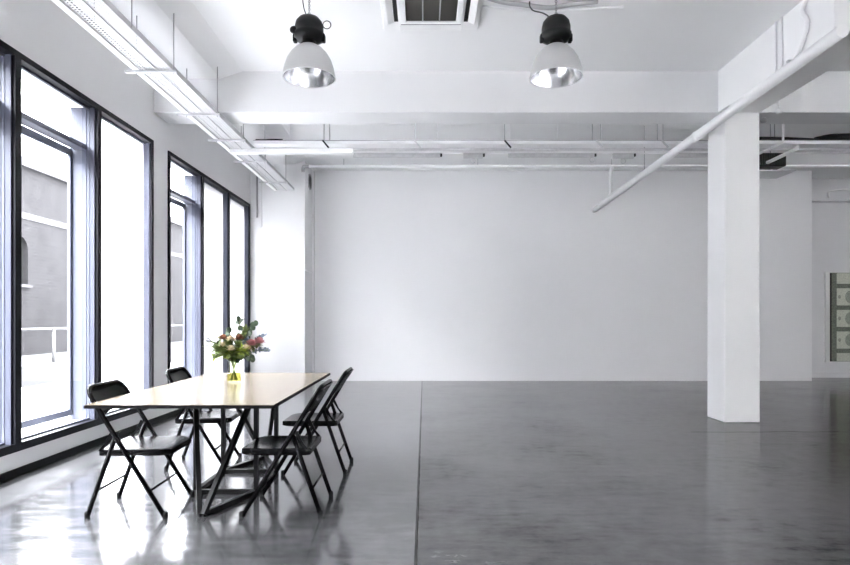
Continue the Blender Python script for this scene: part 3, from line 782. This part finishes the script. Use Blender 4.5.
# sloping drain pipe
dp = empty('drain_pipe', (3.41, 4.89, 3.60), 0, 'long white pipe sloping past the column under the side beam', 'pipe')
MB().tube([(0, 0, 0), (0, 7.1, -.165)], .054, 20).build('pipe_run', PIPEWHITE, dp)
MB().tube([(0, 7.06, -.164), (0, 7.13, -.166)], .060, 20).build('pipe_collar', PIPEWHITE, dp)
MB().tube([(0, 2.55, -.059), (0, 2.65, -.061)], .060, 20).build('pipe_collar', PIPEWHITE, dp)
for y in (.7, 2.0):
    k = MB(); z_ = -.165*y/7.1; k.box(-.03, .14, y-.015, y+.015, z_+.055, z_+.075); k.build('clip', GALV, dp)
for y in (4.4,):
    z_ = -.165*y/7.1; MB().tube([(0, y, z_), (0, y, ZC-3.60)], .005, 8).build('hanger_rod', ROD, dp)
tag(MB().tube(smooth_path([(3.52, 5.50, 4.222), (3.515, 5.58, 4.12), (3.52, 5.52, 3.98), (3.515, 5.57, 3.84), (3.50, 5.66, 3.72), (3.47, 5.86, 3.665), (3.44, 6.25, 3.64), (3.425, 6.7, 3.628)]), .022, 10).build('flexible_hose', PIPEWHITE), 'white flexible hose falling down the side beam onto the sloping pipe', 'hose')
for x_, lb in ((6.03, 'thin vertical white conduit on side beam, nearer the column'), (5.93, 'thin vertical white conduit on side beam, next to the hose')):
    tag(MB().tube([(3.535, x_, 3.67), (3.535, x_, 4.235)], .011, 8).build('beam_conduit', WHITEMETAL), lb, 'conduit')
tag(MB().tube([(3.47, 6.06, 3.655), (3.47, 7.1, 3.63)], .016, 8).build('pipe_cable', CONDUIT), 'grey cable strapped along the top of the sloping pipe', 'cable')
# equipment seen to the right of the column
fc = empty('fan_coil_unit', (4.80, 8.72, 3.42), 0, 'black fan coil unit hung behind the column', 'fan coil')
MB().box(-.42, .34, -.21, .21, 0, .19).build('casing', BLACKPLASTIC, fc, bevel=.012)
gg = MB()
for k in range(10): gg.box(-.14+k*.033, -.125+k*.033, -.222, -.21, .025, .165)
gg.build('grille', DARKMETAL, fc)
for x in (-.35, .29): MB().tube([(x, .1, .19), (x, .1, ZC-3.42)], .006, 8).build('hanger_rod', ROD, fc)
MB().box(-.42, .46, -.24, .24, -.075, -.062).build('drip_tray', GALV, fc)
for x in (-.3, .25): MB().tube([(x, 0, -.065), (x, 0, 0)], .012, 8).build('tray_post', GALV, fc)
tag(MB().tube([(4.60, 8.52, 3.52), (4.60, 8.19, 3.52), (4.90, 8.19, 3.66), (4.90, 8.19, 4.232)], .016, 8).build('refrigerant_pipe', PIPEWHITE), 'thin white pipe slanting from the left of the black fan coil up to the ceiling', 'pipe')
tag(MB().tube([(4.87, 8.52, 3.47), (4.87, 8.21, 3.47), (5.10, 8.21, 3.58), (5.16, 8.30, 3.63), (5.16, 8.33, 3.66)], .026, 8).build('refrigerant_pipe', PIPEWHITE), 'short thick white pipe rising from right of black fan coil to the tray', 'pipe')
tag(MB().tube(smooth_path([(4.35, SY-.02, SZ+.085), (4.9, SY, SZ+.09), (5.3, SY, SZ+.075), (5.55, SY, SZ+.065)]), .030, 8).build('black_hose', BLACKPLASTIC), 'black hose lying on the crossing tray beside the column', 'hose')
tag(MB().tube(smooth_path([(5.45, SY+.03, SZ+.075), (5.65, SY, SZ+.11), (5.95, SY, SZ+.12), (6.6, SY, SZ+.12)]), .05, 10).build('insulated_pipe', BLACKPLASTIC), 'thick black insulated pipe lying on the crossing tray at far right', 'pipe')
sn = empty('beam_sensor', (4.27, 7.243, 3.74), 0, 'small white sensor on a short conduit on the beam right of column', 'sensor')
MB().tube([(0, -.02, .03), (0, -.02, .22)], .012, 8).build('conduit', WHITEMETAL, sn)
MB().lathe([(0, -.02), (.03, -.015), (.032, .02), (.015, .04), (0, .04)], (0, -.02, 0), 16).build('head', WHITEPLASTIC, sn)
tag(MB().lathe([(0, -.055), (.03, -.05), (.036, -.02), (.03, 0), (0, 0)], (4.22, 7.46, 3.743), 16).build('smoke_detector', CONDUIT), 'small grey detector under the beam beside the column', 'detector')
# corner pier vent and conduits
vt = empty('wall_vent', (-2.235, 11.69, 3.92), 0, 'round dark vent high on the side of the corner pier', 'vent')
MB().lathe([(0, .004), (.14, .004), (.14, .02), (.155, .02), (.155, 0), (0, 0)], n=32, axis='x').build('vent_ring', CONDUIT, vt)
k = MB(); 
for i in range(9): k.box(.004, .014, -.12+.0, .12, -.11+i*.0275-.004, -.11+i*.0275+.004)
k.build('vent_slats', DARKMETAL, vt)
MB().lathe([(0, .0065), (.138, .0065), (.138, .004), (0, .004)], n=32, axis='x').build('vent_back', DARKMETAL, vt)
for x_, z0, z1, r_, lb in ((-3.13, 3.15, 4.14, .018, 'grey vertical conduit on the pier beside the window wall'), (-3.05, 2.98, 4.14, .012, 'thin white conduit on the pier, right of the grey one')):
    tag(MB().tube([(x_, 11.24, z0), (x_, 11.24, z1)], r_, 8).build('pier_conduit', CONDUIT if r_ > .015 else WHITEMETAL), lb, 'conduit')
tag(MB().tube(smooth_path([(9.2, YA-.03, 4.02), (8.92, YA-.03, 4.0), (8.70, YA-.03, 3.98), (8.62, YA-.03, 3.94), (8.63, YA-.03, 3.83)]), .022, 8).build('recess_conduit', PIPEWHITE), 'white bent conduit high on the recessed wall above the picture', 'conduit')

# ------------------------------------------------------------------ picture on the recessed wall
PX0, PX1, PZ0, PZ1 = 8.55, 10.35, .325, 2.255
pc = empty('framed_picture', (PX0, YA, PZ0), 0, 'large white framed print of green grey rectangles on the recessed wall', 'picture')
pw, ph = PX1-PX0, PZ1-PZ0
f = MB(); f.box(0, .085, -.05, 0, 0, ph); f.box(pw-.085, pw, -.05, 0, 0, ph); f.box(.085, pw-.085, -.05, 0, 0, .02); f.box(.085, pw-.085, -.05, 0, ph-.02, ph)
f.build('frame', FRAMEWHITE, pc)
g = MB(); g.box(.085, .125, -.044, 0, .02, ph-.02); g.build('mount_edge', SLOT, pc)
g = MB(); g.box(.125, pw-.085, -.042, -.005, .02, ph-.02)
g.cur = 1
for i in range(5):
    z = .02-.24+i*.46
    for j in range(2):
        x = .235+j*.78
        za, zb = max(z+.055, .03), min(z+.42, ph-.03)
        g.cur = 1; g.box(x, min(x+.70, pw-.10), -.044, -.042, za, zb)
        cz = z+.2375
        if .2 < cz < ph-.15:
            g.cur = 2; n_ = 20
            g.add([(x+.28+.10*math.cos(2*PI*t/n_), -.0445, cz+.13*math.sin(2*PI*t/n_)) for t in range(n_)], [list(range(n_))])
            for sx in (.06, .50):
                g.add([(x+sx+.03*math.cos(2*PI*t/n_), -.0445, cz+.04*math.sin(2*PI*t/n_)) for t in range(n_)], [list(range(n_))])
g.build('print', [NOTEBG, NOTEPALE, NOTEMID], pc)

# ------------------------------------------------------------------ daylight
wd = bpy.data.worlds.new('overcast_sky'); scene.world = wd; wd.use_nodes = True
bg = wd.node_tree.nodes['Background']; bg.inputs[0].default_value = (.985, .981, 1, 1); bg.inputs[1].default_value = SKY
for i, (a, b) in enumerate(WINS):
    ld = bpy.data.lights.new('window_portal', 'AREA'); ld.shape = 'RECTANGLE'; ld.size = HEAD-SILL; ld.size_y = b-a
    ld.cycles.is_portal = True
    lo = bpy.data.objects.new('window_portal', ld); COL.objects.link(lo)
    lo.location = (XL-WT-.1, (a+b)/2, (HEAD+SILL)/2); lo.rotation_euler = (0, -PI/2, 0)

# ------------------------------------------------------------------ camera
cd = bpy.data.cameras.new('camera'); cam = bpy.data.objects.new('camera', cd); COL.objects.link(cam)
cam.location = (0, 0, 1.25); cam.rotation_euler = (PI/2, 0, 0)
cd.sensor_width = 36; cd.lens = 36*600/850; cd.shift_x = .001; cd.shift_y = 36.5/850; cd.clip_start = .05
scene.camera = cam
vs = scene.view_settings
vs.view_transform = 'Standard'; vs.look = 'None'; vs.gamma = 1; vs.use_curve_mapping = False; vs.exposure = 1.17
cy = scene.cycles
cy.max_bounces = 16; cy.diffuse_bounces = 10; cy.glossy_bounces = 6; cy.transparent_max_bounces = 24; cy.transmission_bounces = 8
cy.use_denoising = True; cy.denoising_prefilter = 'ACCURATE'
cy.sample_clamp_indirect = 12
